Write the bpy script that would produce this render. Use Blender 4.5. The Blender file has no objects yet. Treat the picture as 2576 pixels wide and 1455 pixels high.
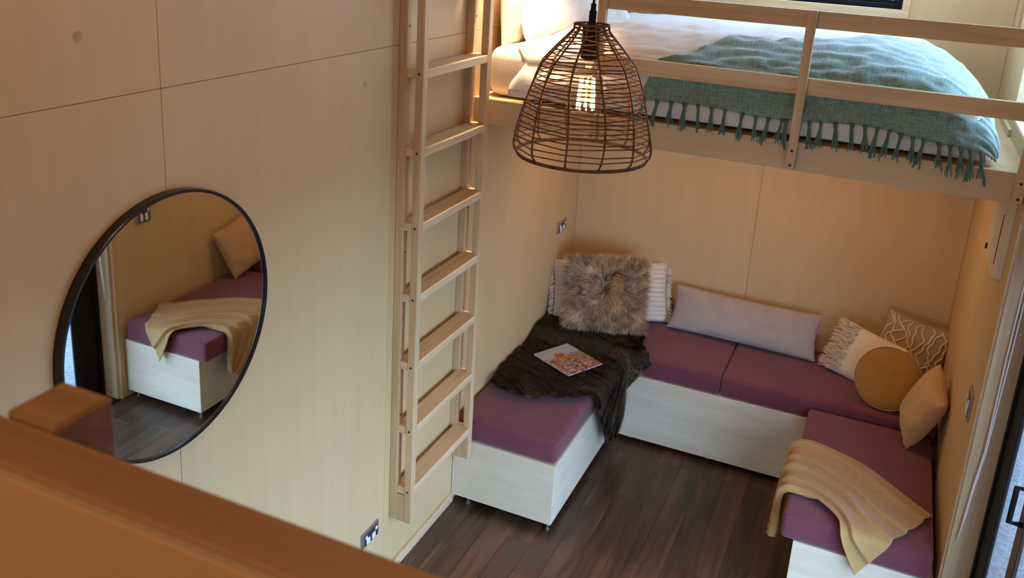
import bpy, bmesh, math, random
from mathutils import Vector, Matrix, noise
random.seed(7)
R_ = random.Random(11)
#TEST#
sc = bpy.context.scene
C = bpy.context.scene.collection

# ------------------------------------------------------------------ camera
W = 2.311
cam_d = bpy.data.cameras.new('camera'); cam = bpy.data.objects.new('camera', cam_d); C.objects.link(cam)
yaw, pitch, roll = -0.39825, -0.28920, 0.06044
fw = Vector((math.sin(yaw)*math.cos(pitch), math.cos(yaw)*math.cos(pitch), math.sin(pitch)))
rt = Vector((math.cos(yaw), -math.sin(yaw), 0)); up = rt.cross(fw)
rr = math.cos(roll)*rt + math.sin(roll)*up; uu = -math.sin(roll)*rt + math.cos(roll)*up
M = Matrix((rr, uu, -fw)).transposed().to_4x4(); M.translation = Vector((1.80366, -5.40444, 2.96030))
cam.matrix_world = M
cam_d.sensor_fit = 'HORIZONTAL'; cam_d.sensor_width = 36.0
cam_d.lens = 2254.918/2576*36.0
cam_d.shift_y = (482.335-727.5)/2576
cam_d.clip_start = 0.02
cam_d.dof.use_dof = True; cam_d.dof.focus_distance = 4.2; cam_d.dof.aperture_fstop = 13.0
sc.camera = cam
# ------------------------------------------------------------------ world, lights, exposure
SKY = 11.5; PEND = 2.5; BED = 230.0; CEIL = 15.0; CEIL2 = 7.0; SOFF = 2.8
w = bpy.data.worlds.new('world'); sc.world = w; w.use_nodes = True
bg = w.node_tree.nodes['Background']; bg.inputs[0].default_value = (0.53, 0.78, 1.18, 1); bg.inputs[1].default_value = SKY
sc.view_settings.view_transform = 'Standard'; sc.view_settings.look = 'None'
sc.view_settings.exposure = 0.0; sc.view_settings.gamma = 1.0; sc.view_settings.use_curve_mapping = False
def light(name, kind, loc, energy, col, **kw):
    l = bpy.data.lights.new(name, kind); l.energy = energy; l.color = col
    o = bpy.data.objects.new(name, l); C.objects.link(o); o.location = loc
    for k, v in kw.items():
        if k == 'rot': o.rotation_euler = v
        elif k == 'portal': l.cycles.is_portal = True
        else: setattr(l, k, v)
    return o
WARM = (1.0, 0.62, 0.33)

# ------------------------------------------------------------------ helpers
def _par(o, parent):
    if parent is not None:
        o.parent = parent
        o.matrix_parent_inverse = Matrix.Translation(-PW[parent.name]) if parent.name in PW else Matrix.Identity(4)
PW = {}
def tag(o, label=None, cat=None, group=None, kind=None):
    if label: o['label'] = label
    if cat: o['category'] = cat
    if group: o['group'] = group
    if kind: o['kind'] = kind
    return o
def thing(name, label, cat, loc=(0, 0, 0), group=None):
    o = bpy.data.objects.new(name, None); C.objects.link(o); o.location = loc; o.empty_display_size = 0.05
    PW[o.name] = Vector(loc)
    return tag(o, label, cat, group)
def link_mesh(name, me, mat=None, parent=None, kind=None, smooth=False):
    o = bpy.data.objects.new(name, me); C.objects.link(o)
    if mat: me.materials.append(mat)
    if smooth: me.polygons.foreach_set('use_smooth', [True]*len(me.polygons))
    _par(o, parent)
    if kind: o['kind'] = kind
    return o
def obj(name, bm, mat=None, parent=None, kind=None, smooth=False):
    me = bpy.data.meshes.new(name); bm.normal_update(); bm.to_mesh(me); bm.free()
    return link_mesh(name, me, mat, parent, kind, smooth)
def pyobj(name, vs, fs, mat=None, parent=None, kind=None, smooth=True, at=None):
    me = bpy.data.meshes.new(name); me.from_pydata([tuple(v) for v in vs], [], fs); me.update()
    if at:
        for k, vals in at.items():
            a = me.attributes.new(k, 'FLOAT', 'POINT'); a.data.foreach_set('value', vals)
    return link_mesh(name, me, mat, parent, kind, smooth)
def add_box(bm, x0, x1, y0, y1, z0, z1, bev=0.0, seg=1):
    r = bmesh.ops.create_cube(bm, size=1.0, matrix=Matrix.Translation(((x0+x1)/2, (y0+y1)/2, (z0+z1)/2)) @ Matrix.Diagonal((x1-x0, y1-y0, z1-z0, 1)))
    if bev > 0:
        vs = set(r['verts']); es = [e for e in bm.edges if e.verts[0] in vs and e.verts[1] in vs]
        bmesh.ops.bevel(bm, geom=es, offset=bev, segments=seg, affect='EDGES', profile=0.5)
def box(name, x0, x1, y0, y1, z0, z1, mat, parent=None, bev=0.0015, seg=1, kind=None, smooth=False):
    bm = bmesh.new(); add_box(bm, x0, x1, y0, y1, z0, z1, bev, seg)
    return obj(name, bm, mat, parent, kind, smooth)
def struct(o):
    o['kind'] = 'structure'; return o
def cyl(bm, p, q, r, n=12, r2=None):
    p, q = Vector(p), Vector(q); d = q-p
    m = Matrix.Translation((p+q)/2) @ d.to_track_quat('Z', 'Y').to_matrix().to_4x4()
    bmesh.ops.create_cone(bm, cap_ends=True, segments=n, radius1=r, radius2=r if r2 is None else r2, depth=d.length, matrix=m)
def tube(pts, r, n=6, closed=False, vs=None, fs=None):
    vs = [] if vs is None else vs; fs = [] if fs is None else fs
    pts = [Vector(p) for p in pts]; N = len(pts); base = len(vs); prev = None
    for i, p in enumerate(pts):
        a = pts[(i-1) % N] if (closed or i > 0) else p; b = pts[(i+1) % N] if (closed or i < N-1) else p
        t = (b-a).normalized()
        if prev is None:
            ref = Vector((0, 0, 1)) if abs(t.z) < 0.9 else Vector((1, 0, 0)); nrm = t.cross(ref).normalized()
        else:
            nrm = prev - t*prev.dot(t); nrm = nrm.normalized() if nrm.length > 1e-6 else t.orthogonal().normalized()
        prev = nrm; bn = t.cross(nrm); rad = r(i/(max(1, N-1))) if callable(r) else r
        for k in range(n):
            an = 2*math.pi*k/n; vs.append(p + nrm*math.cos(an)*rad + bn*math.sin(an)*rad)
    for i in range(N if closed else N-1):
        j = (i+1) % N
        for k in range(n):
            fs.append((base+i*n+k, base+i*n+(k+1) % n, base+j*n+(k+1) % n, base+j*n+k))
    if not closed:
        fs.append(tuple(base+k for k in range(n))[::-1]); fs.append(tuple(base+(N-1)*n+k for k in range(n)))
    return vs, fs
def lathe(prof, n=32, c=(0, 0, 0)):
    vs, fs = [], []
    for (z, r) in prof:
        for k in range(n):
            a = 2*math.pi*k/n; vs.append(Vector((c[0]+r*math.cos(a), c[1]+r*math.sin(a), c[2]+z)))
    for i in range(len(prof)-1):
        for k in range(n):
            fs.append((i*n+k, i*n+(k+1) % n, (i+1)*n+(k+1) % n, (i+1)*n+k))
    return vs, fs
def cr(P, t):
    n = len(P)-1; x = max(0, min(n-1e-6, t*n)); i = int(x); f = x-i
    p0, p1, p2, p3 = P[max(0, i-1)], P[i], P[i+1], P[min(n, i+2)]
    return 0.5*((2*p1)+(p2-p0)*f+(2*p0-5*p1+4*p2-p3)*f*f+(3*p1-p0-3*p2+p3)*f*f*f)

# ------------------------------------------------------------------ materials
def mat(name, col, rough=0.6, spec=0.3, metal=0.0, sheen=0.0, coat=0.0):
    m = bpy.data.materials.new(name); m.use_nodes = True; b = m.node_tree.nodes['Principled BSDF']
    b.inputs['Base Color'].default_value = (*col, 1); b.inputs['Roughness'].default_value = rough
    b.inputs['Specular IOR Level'].default_value = spec; b.inputs['Metallic'].default_value = metal
    b.inputs['Sheen Weight'].default_value = sheen; b.inputs['Coat Weight'].default_value = coat
    return m
def N_(m, t): return m.node_tree.nodes.new(t)
def L_(m, a, b): m.node_tree.links.new(a, b)
def grain(name, c1, c2, scale, rough=0.55, bump=0.05, spec=0.3, coord='Object', c3=None, vary=0.0, detail=6, dist=0.6, lo=0.35, hi=0.65, fine=8.0, coat=0.0, fa=0.06):
    m = mat(name, c1, rough, spec, coat=coat); b = m.node_tree.nodes['Principled BSDF']
    tc = N_(m, 'ShaderNodeTexCoord'); mp = N_(m, 'ShaderNodeMapping'); mp.inputs['Scale'].default_value = scale
    src = tc.outputs[coord]
    oi = N_(m, 'ShaderNodeObjectInfo')
    if vary > 0:
        ad = N_(m, 'ShaderNodeVectorMath'); ad.operation = 'MULTIPLY_ADD'
        cb = N_(m, 'ShaderNodeCombineXYZ')
        for i in range(3): L_(m, oi.outputs['Random'], cb.inputs[i])
        ad.inputs[1].default_value = (17, 31, 23); L_(m, cb.outputs[0], ad.inputs[0]); L_(m, src, ad.inputs[2]); src = ad.outputs[0]
    L_(m, src, mp.inputs[0])
    n1 = N_(m, 'ShaderNodeTexNoise'); n1.inputs['Scale'].default_value = 1.0; n1.inputs['Detail'].default_value = detail; n1.inputs['Distortion'].default_value = dist
    L_(m, mp.outputs[0], n1.inputs['Vector'])
    r = N_(m, 'ShaderNodeValToRGB'); r.color_ramp.elements[0].position = lo; r.color_ramp.elements[1].position = hi
    r.color_ramp.elements[0].color = (*c1, 1); r.color_ramp.elements[1].color = (*c2, 1)
    if c3:
        e = r.color_ramp.elements.new((lo+hi)/2); e.color = (*c3, 1)
    L_(m, n1.outputs['Fac'], r.inputs[0]); out = r.outputs[0]
    n2 = N_(m, 'ShaderNodeTexNoise'); n2.inputs['Scale'].default_value = fine; n2.inputs['Detail'].default_value = 3
    L_(m, mp.outputs[0], n2.inputs['Vector'])
    mx = N_(m, 'ShaderNodeMix'); mx.data_type = 'RGBA'; mx.blend_type = 'MULTIPLY'; mx.inputs[0].default_value = 0.25
    L_(m, out, mx.inputs[6]); L_(m, n2.outputs['Color'], mx.inputs[7])
    hs = N_(m, 'ShaderNodeHueSaturation'); L_(m, mx.outputs[2], hs.inputs['Color'])
    # grey the fine noise a little by using its factor as value
    mx2 = N_(m, 'ShaderNodeMapRange'); mx2.inputs['From Min'].default_value = 0.3; mx2.inputs['From Max'].default_value = 0.7; mx2.inputs['To Min'].default_value = 1.0-fa; mx2.inputs['To Max'].default_value = 1.0+fa*0.5
    L_(m, n2.outputs['Fac'], mx2.inputs[0])
    L_(m, out, hs.inputs['Color'])
    v = mx2.outputs[0]
    if vary > 0:
        mr = N_(m, 'ShaderNodeMapRange'); mr.inputs['To Min'].default_value = 1-vary; mr.inputs['To Max'].default_value = 1+vary
        L_(m, oi.outputs['Random'], mr.inputs[0]); mu = N_(m, 'ShaderNodeMath'); mu.operation = 'MULTIPLY'
        L_(m, mr.outputs[0], mu.inputs[0]); L_(m, v, mu.inputs[1]); v = mu.outputs[0]
    L_(m, v, hs.inputs['Value']); L_(m, hs.outputs[0], b.inputs['Base Color'])
    m.node_tree.nodes.remove(mx)
    if bump > 0:
        bp = N_(m, 'ShaderNodeBump'); bp.inputs['Strength'].default_value = bump; bp.inputs['Distance'].default_value = 0.004
        L_(m, n2.outputs['Fac'], bp.inputs['Height']); L_(m, bp.outputs[0], b.inputs['Normal'])
    return m
PA, PB = (0.630, 0.432, 0.215), (0.595, 0.397, 0.190)
ply_z = grain('plywood_vertical', PB, PA, (3.5, 3.5, 0.4), bump=0.01, vary=0.02, lo=0.2, hi=0.7, fine=6, rough=0.5, fa=0.035)
ply_x = grain('plywood_lengthwise', PB, PA, (0.6, 7, 7), bump=0.01, vary=0.02, lo=0.2, hi=0.7, fine=6, rough=0.5, fa=0.035)
ply_y = grain('plywood_depthwise', PB, PA, (7, 0.6, 7), bump=0.01, vary=0.02, lo=0.2, hi=0.7, fine=6, rough=0.5, fa=0.035)
pale_x = grain('pale_plywood', (0.69, 0.56, 0.38), (0.75, 0.64, 0.46), (1.0, 7, 7), bump=0.02, vary=0.02, fine=7, rough=0.5)
pale_y = grain('pale_plywood_side', (0.68, 0.58, 0.42), (0.74, 0.65, 0.50), (7, 1.0, 7), bump=0.02, vary=0.02, fine=7, rough=0.5)
pine_z = grain('pine_upright', (0.52, 0.33, 0.165), (0.64, 0.44, 0.24), (30, 30, 1.5), bump=0.04, vary=0.06, fine=4, rough=0.5)
pine_x = grain('pine_rail', (0.56, 0.37, 0.18), (0.68, 0.49, 0.26), (1.5, 30, 30), bump=0.04, vary=0.05, fine=4, rough=0.5)
pine_y = grain('pine_tread', (0.62, 0.42, 0.225), (0.72, 0.53, 0.31), (30, 1.5, 30), bump=0.04, vary=0.06, fine=4, rough=0.5)
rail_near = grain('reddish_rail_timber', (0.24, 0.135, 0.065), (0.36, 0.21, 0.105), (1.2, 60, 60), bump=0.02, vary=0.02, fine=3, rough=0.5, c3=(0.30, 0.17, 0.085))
floor_m = grain('dark_vinyl_plank', (0.028, 0.013, 0.007), (0.115, 0.056, 0.030), (16, 1.6, 16), fa=0.12, bump=0.06, vary=0.32, fine=6, rough=0.36, detail=8, dist=1.2, lo=0.3, hi=0.75, spec=0.6)
knot_m = grain('knot_filler', (0.42, 0.28, 0.13), (0.50, 0.34, 0.17), (40, 40, 40), bump=0)
dark = mat('dark_void', (0.02, 0.014, 0.01), 0.9)
gap_m = mat('panel_joint_backing', (0.30, 0.21, 0.13), 0.9)
black = mat('black_powder_coat', (0.006, 0.006, 0.007), 0.55, 0.15)
black_m = mat('mirror_frame_black', (0.008, 0.007, 0.007), 0.3, 0.5)
mirror_m = mat('mirror_glass', (0.80, 0.82, 0.80), 0.015, 0.5, metal=1.0)
screw_m = mat('dark_screw', (0.03, 0.02, 0.015), 0.5)
steel = mat('brushed_steel', (0.42, 0.41, 0.40), 0.38, 0.5, metal=0.85)
white_pl = mat('white_plastic', (0.78, 0.78, 0.76), 0.35)
cordw = mat('white_cord', (0.85, 0.84, 0.82), 0.5)
ceil_m = grain('ceiling_plywood', PB, PA, (5, 0.4, 5), bump=0.0, lo=0.25, hi=0.55)
def weave(name, col, col2, sc_=420, rough=0.95, sheen=0.25, bump=0.35, blotch=6.0, dist=0.0015):
    m = mat(name, col, rough, 0.15, sheen=sheen); b = m.node_tree.nodes['Principled BSDF']
    tc = N_(m, 'ShaderNodeTexCoord')
    n = N_(m, 'ShaderNodeTexNoise'); n.inputs['Scale'].default_value = blotch; n.inputs['Detail'].default_value = 8; n.inputs['Roughness'].default_value = 0.7
    L_(m, tc.outputs['Object'], n.inputs['Vector'])
    mp = N_(m, 'ShaderNodeMapping'); mp.inputs['Scale'].default_value = (sc_, sc_*0.3, sc_); L_(m, tc.outputs['Object'], mp.inputs[0])
    f = N_(m, 'ShaderNodeTexNoise'); f.inputs['Scale'].default_value = 1; f.inputs['Detail'].default_value = 2; L_(m, mp.outputs[0], f.inputs['Vector'])
    ad = N_(m, 'ShaderNodeMath'); ad.operation = 'ADD'; L_(m, n.outputs['Fac'], ad.inputs[0]); L_(m, f.outputs['Fac'], ad.inputs[1])
    mr = N_(m, 'ShaderNodeMapRange'); mr.inputs['From Min'].default_value = 0.7; mr.inputs['From Max'].default_value = 1.3; L_(m, ad.outputs[0], mr.inputs[0])
    r = N_(m, 'ShaderNodeMix'); r.data_type = 'RGBA'; r.inputs[6].default_value = (*col, 1); r.inputs[7].default_value = (*col2, 1)
    L_(m, mr.outputs[0], r.inputs[0]); L_(m, r.outputs[2], b.inputs['Base Color'])
    bp = N_(m, 'ShaderNodeBump'); bp.inputs['Strength'].default_value = bump; bp.inputs['Distance'].default_value = dist
    L_(m, f.outputs['Fac'], bp.inputs['Height']); L_(m, bp.outputs[0], b.inputs['Normal'])
    return m
plum = weave('plum_upholstery', (0.138, 0.032, 0.042), (0.19, 0.049, 0.064), 300)
grey_f = weave('grey_linen', (0.33, 0.275, 0.24), (0.43, 0.365, 0.32), 350)
cream_f = weave('cream_cotton', (0.64, 0.54, 0.41), (0.78, 0.68, 0.54), 300)
white_f = weave('white_cotton', (0.62, 0.55, 0.46), (0.74, 0.68, 0.60), 150, blotch=3, bump=0.25)
mustard_v = weave('mustard_velvet', (0.30, 0.13, 0.018), (0.39, 0.18, 0.030), 200, sheen=0.5, bump=0.1)
tan_f = weave('tan_cotton', (0.46, 0.27, 0.12), (0.56, 0.34, 0.16), 300)
brown_f = weave('taupe_cotton', (0.33, 0.22, 0.14), (0.42, 0.29, 0.19), 300)
cord_f = weave('cream_cord', (0.60, 0.48, 0.34), (0.72, 0.60, 0.45), 400)
throw_f = weave('mustard_wool', (0.37, 0.205, 0.065), (0.48, 0.28, 0.10), 260, bump=0.5)
fur_base = mat('fur_backing', (0.10, 0.065, 0.04), 0.95)
fur_dbase = mat('dark_fur_backing', (0.025, 0.017, 0.011), 0.95)
def teal_mat():
    m = mat('teal_woven', (0.1, 0.25, 0.25), 0.95, 0.1, sheen=0.8); b = m.node_tree.nodes['Principled BSDF']
    tc = N_(m, 'ShaderNodeTexCoord'); vals = []
    for sc3 in ((420, 30, 30), (30, 380, 380)):
        mp = N_(m, 'ShaderNodeMapping'); mp.inputs['Scale'].default_value = sc3; L_(m, tc.outputs['Object'], mp.inputs[0])
        n = N_(m, 'ShaderNodeTexNoise'); n.inputs['Scale'].default_value = 1; n.inputs['Detail'].default_value = 2; L_(m, mp.outputs[0], n.inputs['Vector']); vals.append(n)
    ad = N_(m, 'ShaderNodeMath'); ad.operation = 'ADD'; L_(m, vals[0].outputs['Fac'], ad.inputs[0]); L_(m, vals[1].outputs['Fac'], ad.inputs[1])
    mr = N_(m, 'ShaderNodeMapRange'); mr.inputs['From Min'].default_value = 0.6; mr.inputs['From Max'].default_value = 1.4; L_(m, ad.outputs[0], mr.inputs[0])
    r = N_(m, 'ShaderNodeMix'); r.data_type = 'RGBA'; r.inputs[6].default_value = (0.05, 0.115, 0.09, 1); r.inputs[7].default_value = (0.32, 0.46, 0.38, 1)
    L_(m, mr.outputs[0], r.inputs[0]); L_(m, r.outputs[2], b.inputs['Base Color'])
    bp = N_(m, 'ShaderNodeBump'); bp.inputs['Strength'].default_value = 0.5; bp.inputs['Distance'].default_value = 0.002
    L_(m, ad.outputs[0], bp.inputs['Height']); L_(m, bp.outputs[0], b.inputs['Normal'])
    return m
teal = teal_mat(); teal_t = mat('teal_yarn', (0.10, 0.19, 0.15), 0.9, 0.1)
def fur_mat(name, root, mid, tip):
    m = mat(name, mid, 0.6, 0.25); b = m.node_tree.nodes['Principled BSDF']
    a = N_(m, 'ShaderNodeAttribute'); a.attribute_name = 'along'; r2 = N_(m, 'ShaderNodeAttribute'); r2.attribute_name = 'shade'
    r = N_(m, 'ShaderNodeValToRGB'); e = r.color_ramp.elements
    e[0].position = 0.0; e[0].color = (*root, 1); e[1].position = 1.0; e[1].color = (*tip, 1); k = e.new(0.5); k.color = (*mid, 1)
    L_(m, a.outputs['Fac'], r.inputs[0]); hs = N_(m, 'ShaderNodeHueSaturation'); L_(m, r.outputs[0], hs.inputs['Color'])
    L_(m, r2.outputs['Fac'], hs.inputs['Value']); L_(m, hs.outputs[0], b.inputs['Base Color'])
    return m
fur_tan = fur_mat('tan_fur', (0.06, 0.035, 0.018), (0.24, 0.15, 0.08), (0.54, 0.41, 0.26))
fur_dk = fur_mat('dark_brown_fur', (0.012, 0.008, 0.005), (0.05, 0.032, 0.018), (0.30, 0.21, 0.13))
def glass_thin(name, tint=(0.93, 0.97, 1.0)):
    m = bpy.data.materials.new(name); m.use_nodes = True; nt = m.node_tree; nt.nodes.clear()
    o = nt.nodes.new('ShaderNodeOutputMaterial'); mx = nt.nodes.new('ShaderNodeMixShader'); t = nt.nodes.new('ShaderNodeBsdfTransparent'); g = nt.nodes.new('ShaderNodeBsdfGlossy')
    t.inputs[0].default_value = (*tint, 1); g.inputs['Roughness'].default_value = 0.01
    fr = nt.nodes.new('ShaderNodeFresnel'); ge = nt.nodes.new('ShaderNodeNewGeometry'); io = nt.nodes.new('ShaderNodeMapRange'); io.inputs['To Min'].default_value = 1.45; io.inputs['To Max'].default_value = 1/1.45
    nt.links.new(ge.outputs['Backfacing'], io.inputs[0]); nt.links.new(io.outputs[0], fr.inputs[0])
    nt.links.new(fr.outputs[0], mx.inputs[0]); nt.links.new(t.outputs[0], mx.inputs[1]); nt.links.new(g.outputs[0], mx.inputs[2]); nt.links.new(mx.outputs[0], o.inputs[0])
    return m
glass = glass_thin('window_glass'); bulb_g = glass_thin('bulb_glass', (0.97, 0.95, 0.92))
rattan = grain('brown_rattan', (0.05, 0.023, 0.009), (0.135, 0.066, 0.028), (60, 60, 60), rough=0.55, bump=0.1)
def emit(name, col, s):
    m = bpy.data.materials.new(name); m.use_nodes = True; nt = m.node_tree; nt.nodes.clear()
    o = nt.nodes.new('ShaderNodeOutputMaterial'); e = nt.nodes.new('ShaderNodeEmission'); e.inputs[0].default_value = (*col, 1); e.inputs[1].default_value = s
    nt.links.new(e.outputs[0], o.inputs[0]); return m

# ================================================================== SETTING
H = 3.75; YN = -7.4
# floor: backing + individual planks
fl = struct(box('floor', 0, W, YN, 0, -0.06, -0.008, dark, bev=0))
pw = 0.1284; pl = 1.22; cache = {}
def plank_mesh(wd, ln):
    k = (round(wd, 3), round(ln, 3))
    if k not in cache:
        bm = bmesh.new(); add_box(bm, 0, wd, 0, ln, -0.008, 0, 0.0007, 1)
        me = bpy.data.meshes.new('plank'); bm.to_mesh(me); bm.free(); me.materials.append(floor_m); cache[k] = me
    return cache[k]
nx = round(W/pw)
for i in range(nx):
    y = 0.0 - R_.choice([0.25, 0.45, 0.6, 0.8, 1.0, 1.22]); y0 = 0.0
    while y0 > YN:
        ln = min(y0-y, y0-YN)
        if ln > 0.02:
            o = bpy.data.objects.new('plank', plank_mesh(pw-0.0008, round(ln, 2)-0.0008)); C.objects.link(o)
            o.location = (i*pw, y0-ln, 0); o.parent = fl
        y0 = y; y -= R_.choice([0.61, 0.9, 1.22])
FRAMES = []
# ---- panelled walls: backing slab with separate plywood sheets, 3 mm joints
def panel_set(parent, rects, plane, mat_):
    g = 0.0008
    for (a0, a1, z0, z1) in rects:
        if plane[0] == 'x':
            x0, x1 = plane[1:]; box('panel', x0, x1, a0+g, a1-g, z0+g, z1-g, mat_, parent, bev=0.0006)
        else:
            y0, y1 = plane[1:]; box('panel', a0+g, a1-g, y0, y1, z0+g, z1-g, mat_, parent, bev=0.0006)
ZS = 2.4835
wl = struct(box('wall_left', -0.12, -0.012, YN, 0.13, -0.06, H, gap_m, bev=0))
ys = [YN, -5.99, -4.79, -3.59, -2.39, -1.19, 0.0]
panel_set(wl, [(ys[i], ys[i+1], 0, ZS) for i in range(6)]+[(ys[i], ys[i+1], ZS, H) for i in range(6)], ('x', -0.012, 0.0), ply_z)
# back wall with loft window hole x .55-1.763 z 2.638-3.3
WX0, WX1, WZ0, WZ1 = 0.52, 1.763, 2.638, 3.30
wb = bmesh.new()
for b_ in ((-0.0, WX0, 0.012, 0.13, -0.06, H), (WX1, W+0.14, 0.012, 0.13, -0.06, H), (WX0, WX1, 0.012, 0.13, -0.06, WZ0), (WX0, WX1, 0.012, 0.13, WZ1, H)): add_box(wb, *b_)
wb = struct(obj('wall_back', wb, gap_m))
panel_set(wb, [(0, 1.158, 0, 2.17), (1.158, W, 0, 2.17), (0, WX0, 2.17, H), (WX0, WX1, 2.17, WZ0), (WX1, W, 2.17, H), (WX0, WX1, WZ1, H)], ('y', 0.0, 0.012), ply_z)
# right wall: door opening y -4.20..-1.78 z 0..2.06 ; side window y -2.25..-0.90 z 2.27..3.3
DY0, DY1, DZ = -4.40, -1.765, 2.05; DSX = -2.345
SY0, SY1, SZ0, SZ1 = -1.62, -0.90, 2.26, 3.30
wr = bmesh.new()
X0, X1 = W+0.012, W+0.14
for b_ in ((X0, X1, DY1, 0.012, -0.06, SZ0), (X0, X1, DY0, DY1, DZ, SZ0), (X0, X1, YN, DY0, -0.06, SZ0), (X0, X1, SY1, 0.012, SZ0, SZ1), (X0, X1, YN, SY0, SZ0, SZ1), (X0, X1, YN, 0.012, SZ1, H)): add_box(wr, *b_)
wr = struct(obj('wall_right', wr, gap_m))
panel_set(wr, [(DY1, 0, 0, SZ0), (DY0, DY1, DZ, SZ0), (-6.0, DY0, 0, SZ0), (YN, -6.0, 0, SZ0), (SY1, 0, SZ0, SZ1), (-4.7, SY0, SZ0, SZ1), (YN, -4.7, SZ0, SZ1), (-2.4, 0, SZ1, H), (-4.8, -2.4, SZ1, H), (YN, -4.8, SZ1, H)], ('x', W, W+0.012), ply_z)
FX0, FX1 = 0.55, 1.75
wf = bmesh.new()
for b_ in ((-0.12, FX0, YN-0.12, YN, -0.06, H), (FX1, W+0.14, YN-0.12, YN, -0.06, H), (FX0, FX1, YN-0.12, YN, -0.06, 0.95), (FX0, FX1, YN-0.12, YN, 1.75, H)): add_box(wf, *b_)
wf = struct(obj('wall_front', wf, ply_z))
for i_, (z0_, z1_) in enumerate(((0.95, 1.75),)):
    q_ = struct(thing('window_%d' % (3+i_), None, None, (1.15, YN-0.06, z0_)))  # unseen window, added to throw daylight on the bench fronts
    FRAMES.append((q_, FX0, FX1, z0_, z1_))
cm = bmesh.new(); KX0, KX1, KY0, KY1 = 1.32, 2.25, -1.05, -0.15
for b_ in ((-0.12, KX0, YN-0.12, 0.13, H, H+0.1), (KX1, W+0.14, YN-0.12, 0.13, H, H+0.1), (KX0, KX1, YN-0.12, KY0, H, H+0.1), (KX0, KX1, KY1, 0.13, H, H+0.1)): add_box(cm, *b_)
struct(obj('ceiling', cm, ceil_m))
q_ = struct(thing('window_4', None, None, (1.2, -0.95, H)))  # unseen skylight, added to brighten the bed from above
box('added_skylight_pane', KX0-0.02, KX1+0.02, KY0-0.02, KY1+0.02, H+0.101, H+0.106, glass, q_, bev=0)
for (y_, z_, r_) in ((-3.844, 2.644, 0.014), (-2.585, 2.36, 0.011)):      # filled knots
    bm = bmesh.new(); cyl(bm, (-0.001, y_, z_), (0.0005, y_, z_), r_, 20); obj('knot_plug', bm, knot_m, wl)
# baseboard left
struct(box('baseboard_left', 0.0, 0.012, YN, -1.70, 0.0, 0.057, pine_y, bev=0.001))
# back window
wn = struct(thing('window_1', None, None, (1.14, 0.06, WZ0))); 
def frame_rect(name, x0, x1, z0, z1, y0, y1, t, m, parent):
    bm = bmesh.new()
    add_box(bm, x0, x1, y0, y1, z0, z0+t, 0.002); add_box(bm, x0, x1, y0, y1, z1-t, z1, 0.002)
    add_box(bm, x0, x0+t, y0, y1, z0+t, z1-t, 0.002); add_box(bm, x1-t, x1, y0, y1, z0+t, z1-t, 0.002)
    return obj(name, bm, m, parent)
frame_rect('window_frame', WX0, WX1, WZ0, WZ1, 0.02, 0.09, 0.028, black, wn)
frame_rect('window_sash', WX0+0.028, WX1-0.028, WZ0+0.028, WZ1-0.028, 0.045, 0.08, 0.018, black, wn)
for x in (0.83, 1.14, 1.45): box('window_bar', x-0.006, x+0.006, 0.05, 0.07, WZ0+0.046, WZ1-0.046, black, wn)
box('window_pane', WX0+0.04, WX1-0.04, 0.060, 0.064, WZ0+0.04, WZ1-0.04, glass, wn, bev=0)
tr = struct(frame_rect('trim_1', WX0-0.040, WX1+0.040, WZ0-0.040, WZ1+0.040, -0.014, 0.02, 0.040, pine_x, None))
for (q_, a_, b_, c_, d_) in FRAMES:
    frame_rect('window_frame', a_, b_, c_, d_, YN-0.10, YN-0.04, 0.04, black, q_)
    box('window_pane', a_+0.03, b_-0.03, YN-0.072, YN-0.068, c_+0.03, d_-0.03, glass, q_, bev=0)
# side loft window
wn2 = struct(thing('window_2', None, None, (W+0.07, -1.6, SZ0)))
def frame_rect_x(name, y0, y1, z0, z1, x0, x1, t, m, parent):
    bm = bmesh.new()
    add_box(bm, x0, x1, y0, y1, z0, z0+t, 0.002); add_box(bm, x0, x1, y0, y1, z1-t, z1, 0.002)
    add_box(bm, x0, x1, y0, y0+t, z0+t, z1-t, 0.002); add_box(bm, x0, x1, y1-t, y1, z0+t, z1-t, 0.002)
    return obj(name, bm, m, parent)
frame_rect_x('window_frame', SY0, SY1, SZ0, SZ1, W+0.05, W+0.12, 0.03, black, wn2)
box('window_pane', W+0.082, W+0.086, SY0+0.02, SY1-0.02, SZ0+0.02, SZ1-0.02, glass, wn2, bev=0)
struct(frame_rect_x('trim_2', SY0-0.0, SY1+0.0, SZ0-0.0, SZ1+0.0, W-0.012, W+0.05, 0.016, pine_y, None))
struct(box('trim_3', W-0.015, W, -0.335, -0.30, 2.62, 3.3, pine_z))

# ---- sliding door: pine jamb, black frame, glass
struct(box('trim_4', W-0.006, W+0.02, DY1-0.012, DY1, 0, DZ, pale_y, bev=0.001))                       # edge strip
jb = struct(box('trim_5', W+0.001, W+0.10, DY1-0.034, DY1-0.013, 0, DZ, pine_z, bev=0.0015))            # reveal board facing the room
for z in (0.42, 1.0, 1.6):
    for x in (W+0.035, W+0.075):
        bm = bmesh.new(); cyl(bm, (x, DY1-0.0365, z), (x, DY1-0.033, z), 0.004, 8); obj('screw_cap', bm, pale_y, jb)
struct(box('trim_6', W-0.006, W+0.10, DY0-0.0, DY0+0.03, 0, DZ, pine_z))
struct(box('trim_7', W-0.006, W+0.10, DY0, DY1, DZ-0.03, DZ, pine_y))
dr = struct(thing('door_1', None, None, (W+0.12, -2.9, 0)))
box('door_frame', W+0.10, W+0.15, DY1-0.06, DY1-0.0, 0, DZ, black, dr, 0.003)
box('door_frame', W+0.10, W+0.15, DY0, DY0+0.06, 0, DZ, black, dr, 0.003)
box('door_frame', W+0.10, W+0.15, DY0+0.06, DY1-0.06, DZ-0.08, DZ-0.03, black, dr, 0.003)
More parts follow.
